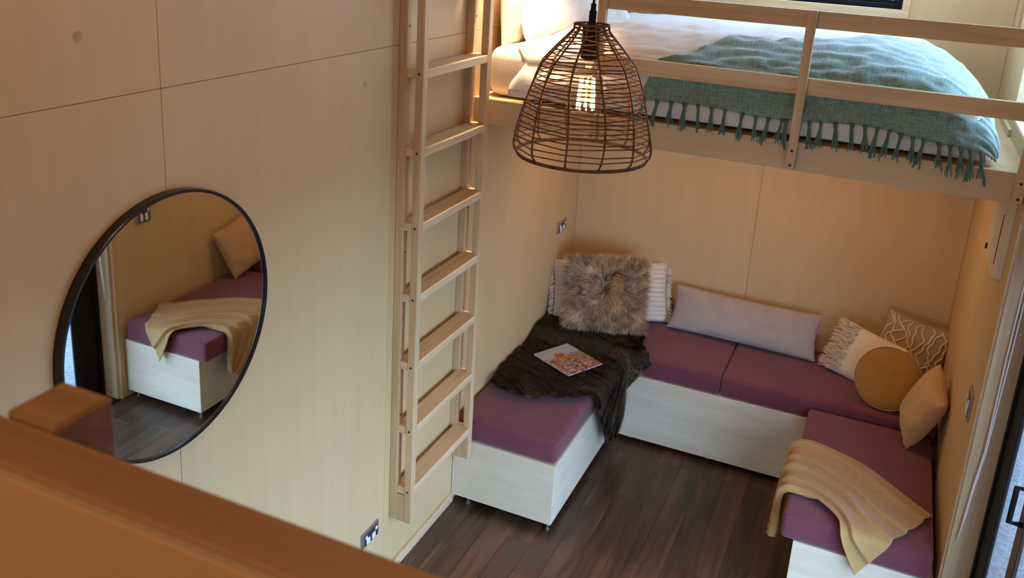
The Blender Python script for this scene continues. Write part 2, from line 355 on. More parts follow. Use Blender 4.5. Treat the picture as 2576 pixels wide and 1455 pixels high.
box('door_sill', W+0.0, W+0.17, DY0, DY1, -0.03, 0.012, black, dr, 0.003)
# leaf
ly0, ly1 = DY0+0.06, DY1-0.06
box('door_stile', W+0.108, W+0.122, ly1-0.17, ly1, 0.012, DZ-0.08, black, dr, 0.003)
box('door_stile', W+0.108, W+0.122, DSX-0.09, DSX, 0.012, DZ-0.08, mat('dark_bronze_stile', (0.03, 0.018, 0.012), 0.3, 0.5), dr, 0.003)
box('door_stile', W+0.108, W+0.122, ly0, ly0+0.07, 0.012, DZ-0.08, black, dr, 0.003)
box('door_rail', W+0.108, W+0.122, ly0+0.07, ly1-0.07, 0.012, 0.10, black, dr, 0.003)
box('door_rail', W+0.108, W+0.122, ly0+0.07, ly1-0.07, DZ-0.15, DZ-0.08, black, dr, 0.003)
box('door_pane', W+0.113, W+0.117, ly0+0.06, DSX-0.088, 0.09, DZ-0.14, glass, dr, bev=0)
box('door_pane', W+0.113, W+0.117, DSX-0.002, ly1-0.06, 0.09, DZ-0.14, glass, dr, bev=0)
vs, fs = tube([(W+0.112, -2.397, 1.302), (W+0.070, -2.397, 1.302), (W+0.070, -2.397, 1.172), (W+0.112, -2.397, 1.172)], 0.0095, 8)
pyobj('door_handle', vs, fs, black, dr)
# ---- loft (bedroom): floor deck + front beam
ZF = 2.1762; YL = -1.6513
struct(box('trim_8', 0.0, W, YL+0.019, 0.0, ZF-0.018, ZF-0.0, ply_x, bev=0.0008))      # loft deck sheet
struct(box('trim_9', 0.0, W, YL, YL+0.018, 2.0566, ZF, ply_x, bev=0.001))               # loft front fascia
struct(box('trim_10', 0.0, W, YL+0.02, 0.0, 2.0566, ZF-0.019, ply_x, bev=0.001))        # soffit
struct(box('trim_11', W-0.014, W, -0.895, -0.0, ZF, ZF+0.035, pine_y))
# photographer's loft opposite
YC = -5.10
struct(box('trim_12', 0.0, W, YN, YC-0.019, 2.0566, ZF, ply_x, bev=0.001))
struct(box('trim_13', 0.0, W, YC-0.018, YC, 2.0566, ZF, ply_x, bev=0.001))

# ================================================================== RAILINGS
face_m = grain('tan_face_board', (0.40, 0.29, 0.19), (0.46, 0.34, 0.225), (0.8, 9, 9), bump=0.0, fine=5, fa=0.03)
def railing(label, yfront, sgn, posts, m_r, m_p, full):
    """sgn=-1: room side is -y"""
    t = thing('loft_railing', label, 'railing', (1.1, yfront, ZF), group=None)
    a, b = sorted((yfront, yfront-sgn*0.030))
    for z0, z1 in ((2.638, 2.706), (2.372, 2.4397)):
        rl_ = box('rail', 0.60 if full else 0.02, W-0.002, a, b, z0, z1, m_r, t, 0.002)
        if not full: tag(box('face_board', 0.02, W-0.002, a-0.006, a-0.0002, z0+0.001, z1-0.001, face_m, rl_, 0.001), 'paler plywood face board')
    for x in posts:
        a2, b2 = sorted((yfront, yfront+sgn*0.036))
        p = box('post', x-0.018, x+0.018, a2, b2, 2.067, 2.7085, m_p, t, 0.002)
        for zz in (2.085, 2.145):
            bm = bmesh.new(); cyl(bm, (x, yfront+sgn*0.0375, zz), (x, yfront+sgn*0.034, zz), 0.0055, 10); obj('screw', bm, screw_m, p)
    return t
railing('bedroom loft railing with two pale timber rails and screwed posts behind the pendant', YL-0.0015, -1, (0.604, 1.461, 2.29), pine_x, pine_z, True)
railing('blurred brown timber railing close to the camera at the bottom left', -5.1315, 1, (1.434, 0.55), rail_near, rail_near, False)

# ================================================================== LADDER
ld = thing('ladder', 'pale pine ladder fixed to the left wall, leading up to the bed loft', 'ladder', (0.06, -2.03, 0.31))
for (y0, y1) in ((-2.345, -2.307), (-1.756, -1.718)):
    box('wall_stile', 0.0005, 0.037, y0, y1, 0.315, H-0.35, pine_z, ld, 0.002)
    o = box('stile', 0.077, 0.1125, y0, y1, 0.315, H-0.35, pine_z, ld, 0.002)
    if y0 < -2:
        for z in (2.379, 2.058, 1.738, 1.419, 1.102, 0.788, 0.478):
            bm = bmesh.new(); cyl(bm, (0.093, y0-0.0012, z), (0.093, y0+0.003, z), 0.0052, 10); obj('screw', bm, screw_m, o)
for (y0, y1) in ((-2.345, -2.307), (-1.756, -1.718)):
    box('spacer', 0.0372, 0.0768, y0+0.001, y1-0.001, 0.315, 0.455, pine_z, ld, 0.001)
tz = [2.396, 2.076, 1.756, 1.437, 1.120, 0.806, 0.496]
tz = [2.396+0.32*2, 2.396+0.32]+tz
for i, z in enumerate(tz):
    tb = bmesh.new()
    add_box(tb, 0.024, 0.1122, -2.3068, -1.7562, z-0.036, z, 0.003, 2)
    for (y0, y1) in ((-2.3435, -2.3068), (-1.7562, -1.7195)): add_box(tb, 0.0374, 0.0766, y0, y1, z-0.036, z, 0.002)
    o = obj('tread', tb, pine_y, ld)
    if i % 2 == 0:
        for (y, x) in ((-2.331, 0.0355), ): pass
# small screws fixing the wall stiles
for (y, z) in ((-2.326, 2.56), (-1.737, 2.56), (-2.326, 1.62), (-1.737, 1.66), (-2.326, 0.85), (-1.737, 1.14)):
    bm = bmesh.new(); cyl(bm, (0.0365, y, z), (0.0385, y, z), 0.0045, 8); obj('screw', bm, screw_m, ld)

# ================================================================== MIRROR
mz, my, mr_ = 1.7994, -3.6003, 0.3945
mi = thing('wall_mirror', 'large round black-framed mirror hanging on the plywood wall', 'mirror', (0.0, my, mz-mr_))
n = 96; vs, fs = [], []
prof = [(0.0, mr_+0.004), (0.028, mr_+0.004), (0.030, mr_+0.002), (0.030, mr_-0.005), (0.027, mr_-0.006), (0.022, mr_-0.006), (0.0, mr_-0.006)]
for (x, r) in prof:
    for k in range(n):
        a = 2*math.pi*k/n; vs.append((x, my+r*math.cos(a), mz+r*math.sin(a)))
P_ = len(prof)
for i in range(P_):
    j = (i+1) % P_
    for k in range(n): fs.append((i*n+k, i*n+(k+1) % n, j*n+(k+1) % n, j*n+k))
pyobj('mirror_frame', vs, fs, black_m, mi, smooth=False)
bm = bmesh.new(); cyl(bm, (0.004, my, mz), (0.023, my, mz), mr_-0.0055, 96); obj('mirror_glass', bm, mirror_m, mi)

# ================================================================== SOCKET PLATES
def socket(label, plane, y0, y1, z0, z1, two=True):
    sx = 1 if plane < 1 else -1
    t = thing('power_socket', label, 'socket', (plane, (y0+y1)/2, z0))
    a, b = sorted((plane, plane+sx*0.008)); box('plate', a, b, y0, y1, z0, z1, steel, t, 0.003, 2)
    f = plane+sx*0.008; cy = (y0+y1)/2; wd = y1-y0; h = z1-z0
    a, b = sorted((f, f+sx*0.0012)); box('inner_plate', a, b, y0+wd*0.17, y1-wd*0.09, z0+h*0.06, z1-h*0.2, mat('dark_steel', (0.10, 0.10, 0.105), 0.3, 0.5, metal=0.7), t, 0.0005)
    f += sx*0.0012
    for s in (0.36, 0.68):
        yy = y0+wd*s; a, b = sorted((f, f+sx*0.003)); box('outlet', a, b, yy-wd*0.10, yy+wd*0.10, z0+h*0.12, z0+h*0.50, white_pl, t, 0.0012)
    for s in (0.24, 0.82):
        yy = y0+wd*s; a, b = sorted((f, f+sx*0.004)); box('switch', a, b, yy-wd*0.055, yy+wd*0.055, z0+h*0.54, z0+h*0.74, white_pl, t, 0.0012)
    return t
socket('steel double power socket low on the left wall beside the ladder foot', 0.0, -2.582, -2.445, 0.298, 0.374)
socket('steel double power socket on the left wall above the fur cushion', 0.0, -0.362, -0.197, 1.102, 1.177)
socket('metal switch plate on the right wall beside the glass door frame', W, -1.575, -1.455, 1.085, 1.205)

# box on right wall under loft
cb = thing('wall_cover', 'small plywood cover box with a dark vertical slot, on the right wall under the loft', 'cover', (W, -1.25, 1.68))
bm = bmesh.new()
pr = [(-1.075, 1.70), (-1.10, 1.675), (-1.36, 1.675), (-1.56, 1.72), (-1.56, 2.05), (-1.055, 2.05), (-1.055, 1.72)]
f1 = [bm.verts.new((W-0.018, y, z)) for y, z in pr]; f2 = [bm.verts.new((W-0.0005, y, z)) for y, z in pr]
bm.faces.new(f1); bm.faces.new(f2[::-1])
for i in range(len(pr)): bm.faces.new((f1[i], f2[i], f2[(i+1) % len(pr)], f1[(i+1) % len(pr)]))
bmesh.ops.recalc_face_normals(bm, faces=bm.faces); obj('cover_board', bm, pale_y, cb)
box('slot', W-0.0195, W-0.0178, -1.416, -1.404, 1.735, 1.95, dark, cb, 0)
box('gap_block', W-0.026, W-0.018, -1.075, -1.060, 1.93, 1.965, screw_m, cb, 0.001); box('gap_block', W-0.026, W-0.018, -1.085, -1.072, 1.70, 1.725, screw_m, cb, 0.001)  # dark blocks added in place of tiny gaps at the board edge
box('notch', W-0.0195, W-0.0178, -1.42, -1.22, 2.00, 2.025, gap_m, cb, 0)

# ================================================================== SOFA BENCHES
ZB, ZT, ZB2, ZT2 = 0.0465, 0.390, 0.0291, 0.4389
XL, YF, YB, XR, YR = 0.57, -1.7076, -0.6703, 1.7207, -1.7246
def bench(label, loc, panels, feet):
    t = thing('storage_bench', label, 'bench', loc)
    for nm, a, m in panels: box(nm, *a, m, t, 0.0012)
    for (x, y) in feet:
        bm = bmesh.new(); cyl(bm, (x, y, 0.0), (x, y, 0.008), 0.011, 12); cyl(bm, (x, y, 0.008), (x, y, ZB2+0.001 if feet is ft2 else ZB+0.001), 0.005, 8); obj('foot', bm, steel, t)
    return t
ft1 = [(0.09, YF+0.03), (XL-0.025, YF+0.03), (XL-0.03, -0.72), (0.09, -0.1)]
ft2 = [(XL+0.1, YB+0.05), (W-0.1, YB+0.05), (1.15, YB+0.05)]
ft3 = [(XR+0.03, YR+0.03), (W-0.06, YR+0.03), (XR+0.03, -0.75)]
bench('pale plywood storage bench along the left wall, under the fur throw', (0.28, -0.9, 0), [
    ('front_panel', (0.0145, XL, YF, YF+0.016, ZB, ZT), pale_x), ('side_panel', (XL-0.016, XL, YF+0.0165, YB-0.001, ZB, ZT), pale_y),
    ('lid', (0.003, XL-0.017, YF+0.017, -0.01, ZT-0.016, ZT-0.001), pale_y), ('back_panel', (0.003, 0.014, YF, -0.01, ZB, ZT-0.017), pale_y)], ft1)
bench('pale plywood storage bench along the back wall, between the two side benches', (1.15, -0.35, 0), [
    ('front_panel', (XL+0.001, W-0.003, YB, YB+0.016, ZB2, ZT2), pale_x), ('lid', (XL+0.001, W-0.003, YB+0.017, -0.003, ZT2-0.016, ZT2-0.001), pale_x),
    ('rear_panel', (0.003, XL, -0.010, -0.003, ZT, ZT2), pale_x)], ft2)
bench('pale plywood storage bench along the right wall, under the mustard throw', (2.0, -1.2, 0), [
    ('front_panel', (XR, W-0.012, YR, YR+0.016, ZB, ZT), pale_x), ('side_panel', (XR, XR+0.016, YR+0.0165, YB-0.001, ZB, ZT), pale_y),
    ('lid', (XR+0.017, W-0.012, YR+0.017, YB-0.001, ZT-0.016, ZT-0.001), pale_y)], ft3)
def seat(label, x0, x1, y0, y1, z0, z1, r=0.022, skip=None):
    bm = bmesh.new(); add_box(bm, x0, x1, y0, y1, z0, z1, r, 4)
    bmesh.ops.subdivide_edges(bm, edges=[e for e in bm.edges if e.calc_length() > 0.2], cuts=10, use_grid_fill=True)
    zc = z1
    for v in bm.verts:
        p = v.co
        if p.z > z0+0.03:
            u = (p.x-x0)/(x1-x0); q = (p.y-y0)/(y1-y0)
            p.z += 0.006*(math.sin(math.pi*max(0, min(1, u)))*math.sin(math.pi*max(0, min(1, q))))**0.5 - 0.003 + 0.002*noise.noise(Vector((p.x*5, p.y*5, 1)))
    o = obj('seat_cushion', bm, plum, None, smooth=True)
    tag(o, label, 'cushion')
    vs, fs = [], []
    loop = [(x0+r*.4, y0+r*.4), (x1-r*.4, y0+r*.4), (x1-r*.4, y1-r*.4), (x0+r*.4, y1-r*.4)]
    pts = []
    for i in range(4):
        a, b = Vector(loop[i]), Vector(loop[(i+1) % 4])
        for k in range(6): p = a.lerp(b, k/6); pts.append((p.x, p.y, z1-r*.42))
    tube(pts, 0.0022, 5, True, vs, fs); pyobj('piping', vs, fs, plum, o)
    return o
TZ = 0.520; TZ2 = 0.565
seat('plum seat cushion on the left bench, half under the dark fur throw', 0.008, XL-0.004, YF+0.004, -0.675, ZT+0.0005, TZ)
seat('plum seat cushion in the back left corner, under the fur and white cushions', 0.008, 0.585, -0.672, -0.012, ZT2+0.0005, TZ2)
seat('plum seat cushion on the back bench, left of the joint under the grey bolster', 0.588, 1.166, YB+0.004, -0.012, ZT2+0.0005, TZ2)
seat('plum seat cushion on the back bench, right of the joint and below the round cushion', 1.172, W-0.012, YB+0.004, -0.012, ZT2+0.0005, TZ2)
seat('plum seat cushion on the right bench, half under the mustard throw', 1.662, W-0.03, YR-0.003, -0.682, ZT+0.0005, TZ)

# ================================================================== CUSHIONS
def frame_of(c, right, upv):
    r = Vector(right).normalized(); u = Vector(upv); u = (u - r*u.dot(r)).normalized(); nn = r.cross(u)
    m = Matrix((r, u, nn)).transposed().to_4x4(); m.translation = Vector(c); return m
def pillow(wd, h, t, n=28, pin=0.07, ex=0.42, wr=0.0, seed=0, rnd=False):
    """closed cushion mesh in local x (width) y (height) z (thickness); returns verts, faces, sampler"""
    def pt(u, v, s):
        if rnd:
            r = max(abs(u), abs(v)); a = math.atan2(v, u); x = wd/2*r*math.cos(a); y = h/2*r*math.sin(a)
            th = t/2*(1-r**3.2)**0.5 if r < 1 else 0
        else:
            x = wd/2*(u - pin*u*(1-v*v)*abs(u)); y = h/2*(v - pin*v*(1-u*u)*abs(v))
            th = t/2*((1-abs(u)**2.6)*(1-abs(v)**2.6))**ex if abs(u) < 1 and abs(v) < 1 else 0
        nz = wr*noise.noise(Vector((u*2.3+seed, v*2.3, s*2)))*(th/(t/2)) + wr*0.5*noise.noise(Vector((u*6+seed, v*3, s*5)))*(th/(t/2))
        return Vector((x, y, s*(th+nz)))
    vs, fs = [], []; idx = {}
    for s in (1, -1):
        for i in range(n+1):
            for j in range(n+1):
                edge = i in (0, n) or j in (0, n)
                if s == -1 and edge: idx[(s, i, j)] = idx[(1, i, j)]; continue
                u = math.sin((i/n-0.5)*math.pi); v = math.sin((j/n-0.5)*math.pi)
                idx[(s, i, j)] = len(vs); vs.append(pt(u, v, s))
    for s in (1, -1):
        for i in range(n):
            for j in range(n):
                q = [idx[(s, i, j)], idx[(s, i+1, j)], idx[(s, i+1, j+1)], idx[(s, i, j+1)]]
                fs.append(tuple(q if s == 1 else q[::-1]))
    return vs, fs, pt
def seam(wd, h, pt, r=0.0025, n=16, off=0.0):
    pts = []
    for (a, b) in (((-1, -1), (1, -1)), ((1, -1), (1, 1)), ((1, 1), (-1, 1)), ((-1, 1), (-1, -1))):
        for k in range(n):
            f = math.sin((k/n-0.5)*math.pi)*0.5+0.5
            pts.append(pt(a[0]+(b[0]-a[0])*f, a[1]+(b[1]-a[1])*f, 1))
    return tube(pts, r, 5, True)
def cushion(label, c, right, upv, wd, h, t, m, wr=0.006, pin=0.07, seed=0, piping=True, rnd=False, ex=0.42, nseg=28):
    Mx = frame_of(c, right, upv)
    T = thing('cushion', label, 'cushion', Mx @ Vector((0, -h/2, 0)))
    vs, fs, pt = pillow(wd, h, t, nseg, pin, ex, wr, seed, rnd)
    pyobj('cushion_cover', [Mx @ v for v in vs], fs, m, T)
    if piping:
        v2, f2 = seam(wd, h, pt); pyobj('piping', [Mx @ v for v in v2], f2, m, T)
    return T, Mx, pt
# grey bolster
cushion('long grey bolster cushion leaning against the back wall', (1.185, -0.150, 0.706), (1, -0.02, -0.005), (0, 0.50, 0.87), 0.90, 0.275, 0.12, grey_f, 0.010, 0.05, 3)
# wide cream cushion with tassel ends, behind the fur one
T, Mx, pt = cushion('wide cream striped cushion with tasselled ends behind the fur cushion', (0.350, -0.225, 0.750), (1, 0.52, 0.0), (-0.12, 0.38, 0.90), 0.74, 0.38, 0.13, white_f, 0.004, 0.03, 5, piping=False)
vs, fs = [], []
for k in range(13):     # raised stripes
    v = -0.92+k*1.84/12
    tube([Mx @ (pt(u, v, 1)+Vector((0, 0, 0.001))) for u in [-0.97+i*0.097 for i in range(21)]], 0.0045 if k % 3 else 0.007, 5, False, vs, fs)
pyobj('raised_stripe', vs, fs, cream_f, T, 'stuff')
vs, fs = [], []
for sx in (-1, 1):
    for k in range(30):
        v = -0.97+k*1.94/29; p = pt(sx, v, 1)
        for q in range(4):
            d = Vector((sx*(0.028+0.014*R_.random()), -0.012-0.02*R_.random(), 0.02*(R_.random()-0.3)))
            tube([Mx @ p, Mx @ (p+d*0.5+Vector((0, 0.004*R_.uniform(-1, 1), 0.005))), Mx @ (p+d)], lambda t_: 0.0035*(1-0.3*t_), 4, False, vs, fs)
pyobj('tassel_fringe', vs, fs, cream_f, T, 'stuff')
# fur strands
def strands(name, sampler, cnt, mt, parent, ln=(0.03, 0.055), width=0.0016, seg=3, droop=0.4, rs=1):
    rg = random.Random(rs); vs, fs, al, sh = [], [], [], []
    for i in range(cnt):
        p, nrm, flow, shade = sampler(rg)
        L = rg.uniform(*ln); jit = Vector((rg.gauss(0, .22), rg.gauss(0, .22), rg.gauss(0, .22)))
        d0 = (nrm*0.9+flow*0.7+jit).normalized(); d1 = (nrm*0.18+flow*1.0+jit+Vector((0, 0, -droop*0.5))).normalized()
        side = d1.cross(nrm); side = side.normalized() if side.length > 1e-5 else nrm.orthogonal()
        pos = p.copy(); base = len(vs); s_ = shade*rg.uniform(0.65, 1.35)
        for k in range(seg+1):
            t_ = k/seg; wdt = width*(1-0.85*t_)
            if k < seg: vs += [pos-side*wdt, pos+side*wdt]; al += [t_, t_]; sh += [s_, s_]
            else: vs.append(pos); al.append(1.0); sh.append(s_)
            pos = pos + (d0*(1-t_)+d1*t_).normalized()*(L/seg)
        for k in range(seg-1): a = base+2*k; fs.append((a, a+1, a+3, a+2))
        a = base+2*(seg-1); fs.append((a, a+1, a+2))
    return pyobj(name, vs, fs, mt, parent, 'stuff', smooth=True, at={'along': al, 'shade': sh})
T, Mx, pt = cushion('square shaggy tan and brown fur cushion on the dark fur throw', (0.372, -0.405, 0.795), (1, 0.30, 0.03), (-0.10, 0.46, 0.88), 0.47, 0.42, 0.15, fur_base, 0.004, 0.02, 9, piping=False)
def fs_cush(rg):
    s = 1 if rg.random() < 0.85 else -1
    u, v = rg.uniform(-1, 1), rg.uniform(-1, 1); u = max(-.999, min(.999, u*1.02)); v = max(-.999, min(.999, v*1.02))
    e = 0.01; p = pt(u, v, s); a = pt(min(.9999, u+e), v, s)-pt(max(-.9999, u-e), v, s); b = pt(u, min(.9999, v+e), s)-pt(u, max(-.9999, v-e), s)
    nn = a.cross(b)*s; nn = nn.normalized() if nn.length > 1e-9 else Vector((0, 0, s))
    cx, cy = 0.15, 0.18
    fl_ = Vector((u-cx+1.0*noise.noise(Vector((u*2.2, v*2.2, 3))), v-cy+1.0*noise.noise(Vector((u*2.2, v*2.2, 9))), 0)); fl_ = fl_.normalized() if fl_.length > 1e-4 else Vector((0, -1, 0))
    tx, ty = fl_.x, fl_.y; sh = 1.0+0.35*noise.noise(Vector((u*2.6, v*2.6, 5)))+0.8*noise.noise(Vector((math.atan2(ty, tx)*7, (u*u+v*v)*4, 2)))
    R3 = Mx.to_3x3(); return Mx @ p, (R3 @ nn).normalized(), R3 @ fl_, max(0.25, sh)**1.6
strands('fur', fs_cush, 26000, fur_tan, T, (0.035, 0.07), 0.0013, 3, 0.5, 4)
# cream fringed cushion
T, Mx, pt = cushion('cream cushion with a fringed left end, tilted behind the round mustard cushion', (1.905, -0.292, 0.702), (0.88, -0.42, -0.11), (0.12, 0.42, 0.88), 0.37, 0.30, 0.11, cream_f, 0.004, 0.03, 12)
vs, fs = [], []
for k in range(420):
    u = -1+R_.random()**1.5*0.55; v = R_.uniform(-1, 1); p = pt(u, v, 1)
    d = Vector((-0.034-0.022*R_.random(), R_.uniform(-.016, .010), 0.014*R_.random()+0.006))
    tube([Mx @ p, Mx @ (p+d*0.5+Vector((0, R_.uniform(-.005, .005), 0.006))), Mx @ (p+d)], 0.0021, 4, False, vs, fs)
pyobj('fringe', vs, fs, cream_f, T, 'stuff')
# squiggle cushion
T, Mx, pt = cushion('taupe cushion with raised cream squiggle cords in the right corner', (2.135, -0.150, 0.765), (0.965, -0.22, -0.14), (0.06, 0.30, 0.95), 0.375, 0.34, 0.12, brown_f, 0.005, 0.06, 15)
for k in range(11):
    u0 = -0.9+k*0.18; ph = R_.uniform(0, 6); fr = R_.uniform(4, 10); amp = R_.uniform(0.04, 0.16)
    pts = []
    for i in range(26):
        v = -0.93+i*1.86/25; u = u0+amp*math.sin(v*fr+ph)+0.06*math.sin(v*13+ph*2)*math.sin(v*3+ph); u = max(-0.95, min(0.95, u))
        pts.append(Mx @ (pt(u, v, 1)+Vector((0, 0, 0.002))))
    v2, f2 = tube(pts, 0.0052, 6); pyobj('squiggle_cord', v2, f2, cord_f, T)
# tan cushion
A_, B_, C_ = Vector((2.250, -0.72, 0.895)), Vector((2.275, -0.98, 0.825)), Vector((2.155, -0.83, 0.555))
cushion('plain tan cushion leaning on the right wall at the back of the right bench', (A_+C_)/2, (B_-A_), (A_-B_)*0+(B_-C_), 0.31, 0.35, 0.14, tan_f, 0.012, 0.05, 21)
# round mustard cushion
Mx = frame_of((2.028, -0.535, 0.722), (1, -0.08, 0), (0.0, 0.40, 0.90)); rr_ = 0.172; th = 0.085
T = thing('cushion', 'round mustard velvet cushion in front of the cream fringed cushion', 'cushion', Mx @ Vector((0, -rr_, 0)))
prof = [(-th/2, 0.001), (-th/2-0.001, rr_*0.5), (-th/2+0.004, rr_*0.86), (-th/2+0.016, rr_*0.97), (0, rr_), (th/2-0.016, rr_*0.97), (th/2-0.004, rr_*0.86), (th/2+0.006, rr_*0.5), (th/2+0.008, 0.001)]
vs, fs = lathe(prof, 64); pyobj('cushion_cover', [Mx @ v for v in vs], fs, mustard_v, T)
for z in (th/2-0.014, -th/2+0.014):
    v2, f2 = tube([Mx @ Vector((rr_*0.975*math.cos(a*math.pi/32), rr_*0.975*math.sin(a*math.pi/32), z)) for a in range(64)], 0.0028, 5, True); pyobj('piping', v2, f2, mustard_v, T)

# ================================================================== THROWS
def fold_pt(x, y, h, top, xe=None, ye=None, xs=1, r=0.03, xoff=0.0, yoff=0.0):
    """unfolded (x,y) lying on a top at height `top`; beyond x edge (xs=+1 right,-1 left) or front y edge it bends down"""
    z = top; n = Vector((0, 0, 1)); px, py = x, y
    if xe is not None:
        over = (x-xe)*xs
        if over > 0:
            a = min(over/r, math.pi/2); px = xe+xs*(r*math.sin(a)); z -= r*(1-math.cos(a)); z -= max(0, over-r*math.pi/2)
            n = Vector((xs*math.sin(a), 0, math.cos(a)))
    if ye is not None:
        over = ye-y
        if over > 0:
            a = min(over/r, math.pi/2); py = ye-r*math.sin(a); z -= r*(1-math.cos(a)); z -= max(0, over-r*math.pi/2)
            n = (n+Vector((0, -math.sin(a)*2, 0))).normalized() if over > r else Vector((n.x, -math.sin(a), max(0.01, math.cos(a)))).normalized()
    return Vector((px, py, z))+n*h, n
def grid_cloth(name, rows, mapf, na, nb, mt, parent, thick=0.006):
    """rows: list of control rows (list of 2-vectors) -> unfolded coordinates -> mapf(p,a,b)"""
    rows = [[Vector(p) for p in r] for r in rows]; vs, fs = [], []
    for i in range(na+1):
        a = i/na
        for j in range(nb+1):
            b = j/nb; col = [cr(r, b) for r in rows]; p = cr(col, a); vs.append(mapf(p, a, b))
    for i in range(na):
        for j in range(nb): k = i*(nb+1)+j; fs.append((k, k+1, k+nb+2, k+nb+1))
    o = pyobj(name, vs, fs, mt, parent)
    s = o.modifiers.new('solid', 'SOLIDIFY'); s.thickness = thick; s.offset = 0
    return o
# mustard throw: from the left side of the right bench across to its front
rows = [[(1.36, -1.50), (1.39, -1.54), (1.41, -1.58)],
        [(1.50, -1.25), (1.49, -1.40), (1.49, -1.58)],
        [(1.66, -1.06), (1.65, -1.30), (1.655, -1.57)],
        [(1.83, -1.09), (1.80, -1.34), (1.76, -1.585)],
        [(1.98, -1.16), (1.93, -1.42), (1.875, -1.68)],
        [(2.13, -1.30), (2.04, -1.52), (1.925, -1.80)],
        [(2.275, -1.44), (2.17, -1.63), (1.99, -1.925)]]
def m_throw(p, a, b):
    rid = 0; bb = b+0.035*math.sin(a*6)-0.02
    for (b0, am) in ((0.20, 0.9), (0.46, 0.8), (0.63, 1.0), (0.80, 0.75), (0.97, 0.9)):
        t = b0-bb
        rid += am*(math.exp(-t/0.075) if t > 0 else math.exp(-(t/0.013)**2))
    h = 0.006+0.034*rid*(0.55+0.45*math.sin(math.pi*min(1, max(0, a*1.02))))+0.006*noise.noise(Vector((p.x*6, p.y*6, 0)))
    if b < 0.03: h *= 0.4
    q, n = fold_pt(p.x, p.y, h, TZ+0.004, 1.672, -1.715, -1, 0.028)
    q.x = min(q.x, W-0.02)
    if p.x < 1.6: q.x -= 0.02*(1.6-p.x)/0.2*rid
    return q
th_ = thing('throw_blanket', 'mustard wool throw draped over the front corner of the right bench', 'blanket', (1.97, -1.45, TZ))
grid_cloth('cloth', rows, m_throw, 80, 110, throw_f, th_, 0.005)
# dark fur throw on the left bench
TP = 0.0
rows = [[(0.012, -0.42), (0.25, -0.42), (0.45, -0.40), (0.60, -0.36), (0.635, -0.40), (0.65, -0.44)],
        [(0.012, -0.66), (0.25, -0.66), (0.50, -0.62), (0.60, -0.60), (0.68, -0.64), (0.72, -0.66)],
        [(0.012, -0.95), (0.25, -0.93), (0.50, -0.86), (0.64, -0.80), (0.80, -0.78), (0.95, -0.76)],
        [(0.012, -1.17), (0.22, -1.20), (0.44, -1.08), (0.60, -1.00), (0.80, -0.93), (0.99, -0.86)],
        [(0.040, -1.36), (0.18, -1.41), (0.36, -1.36), (0.56, -1.235), (0.76, -1.14), (0.94, -1.02)]]
def fur_top(x, y):
    # seat surface height: back corner cushion is higher
    return TZ+0.004+(TZ2-TZ)*max(0, min(1, (y+0.74)/0.08))
def m_fur(p, a, b):
    q_ = p.x*0.55+p.y*0.85; h = 0.020+0.022*abs(noise.noise(Vector((q_*9, (p.x-p.y)*1.6, 2))))**0.8+0.014*noise.noise(Vector((q_*22, (p.x-p.y)*4, 7)))
    top = fur_top(p.x, p.y)
    xe = 0.575 if p.y < -0.66 else 5
    if p.y > -0.70: xe = 0.575+max(0, (p.y+0.70))*5
    q, n = fold_pt(p.x, p.y, h, top, xe, None, 1, 0.03)
    q.x = max(q.x, 0.012); 
    if q.z < 0.3 and q.y > -0.70: q.y = -0.70
    return q
ft = thing('throw_blanket', 'dark brown faux fur throw spread over the left bench and hanging off its side', 'blanket', (0.3, -0.9, TZ))
base = grid_cloth('fur_backing', rows, m_fur, 60, 80, fur_dbase, ft, 0.010)
rowsV = [[Vector(p) for p in r] for r in rows]
def fur_s(rg):
    a, b = rg.random(), rg.random()
    if rg.random() < 0.16: a = rg.choice((1.0, 1.0)); 
    elif rg.random() < 0.08: b = 1.0
    def g(a, b):
        a = max(0, min(1, a)); b = max(0, min(1, b)); return m_fur(cr([cr(r, b) for r in rowsV], a), a, b)
    e = 0.01; p = g(a, b); u = g(a+e, b)-g(a-e, b); v = g(a, b+e)-g(a, b-e); n = v.cross(u)
    n = n.normalized() if n.length > 1e-9 else Vector((0, 0, 1))
    if n.z < -0.2 or (abs(n.z) < 0.2 and n.x < 0): n = -n
    u.normalize(); v.normalize()
    fl_ = (u*1.0+v*0.5*noise.noise(Vector((p.x*5, p.y*5, 4)))*2+v*0.3)
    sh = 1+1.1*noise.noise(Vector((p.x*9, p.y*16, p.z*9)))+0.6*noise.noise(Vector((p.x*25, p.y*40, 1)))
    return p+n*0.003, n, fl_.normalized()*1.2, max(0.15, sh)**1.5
strands('fur', fur_s, 42000, fur_dk, ft, (0.014, 0.028), 0.0012, 2, 0.5, 8)
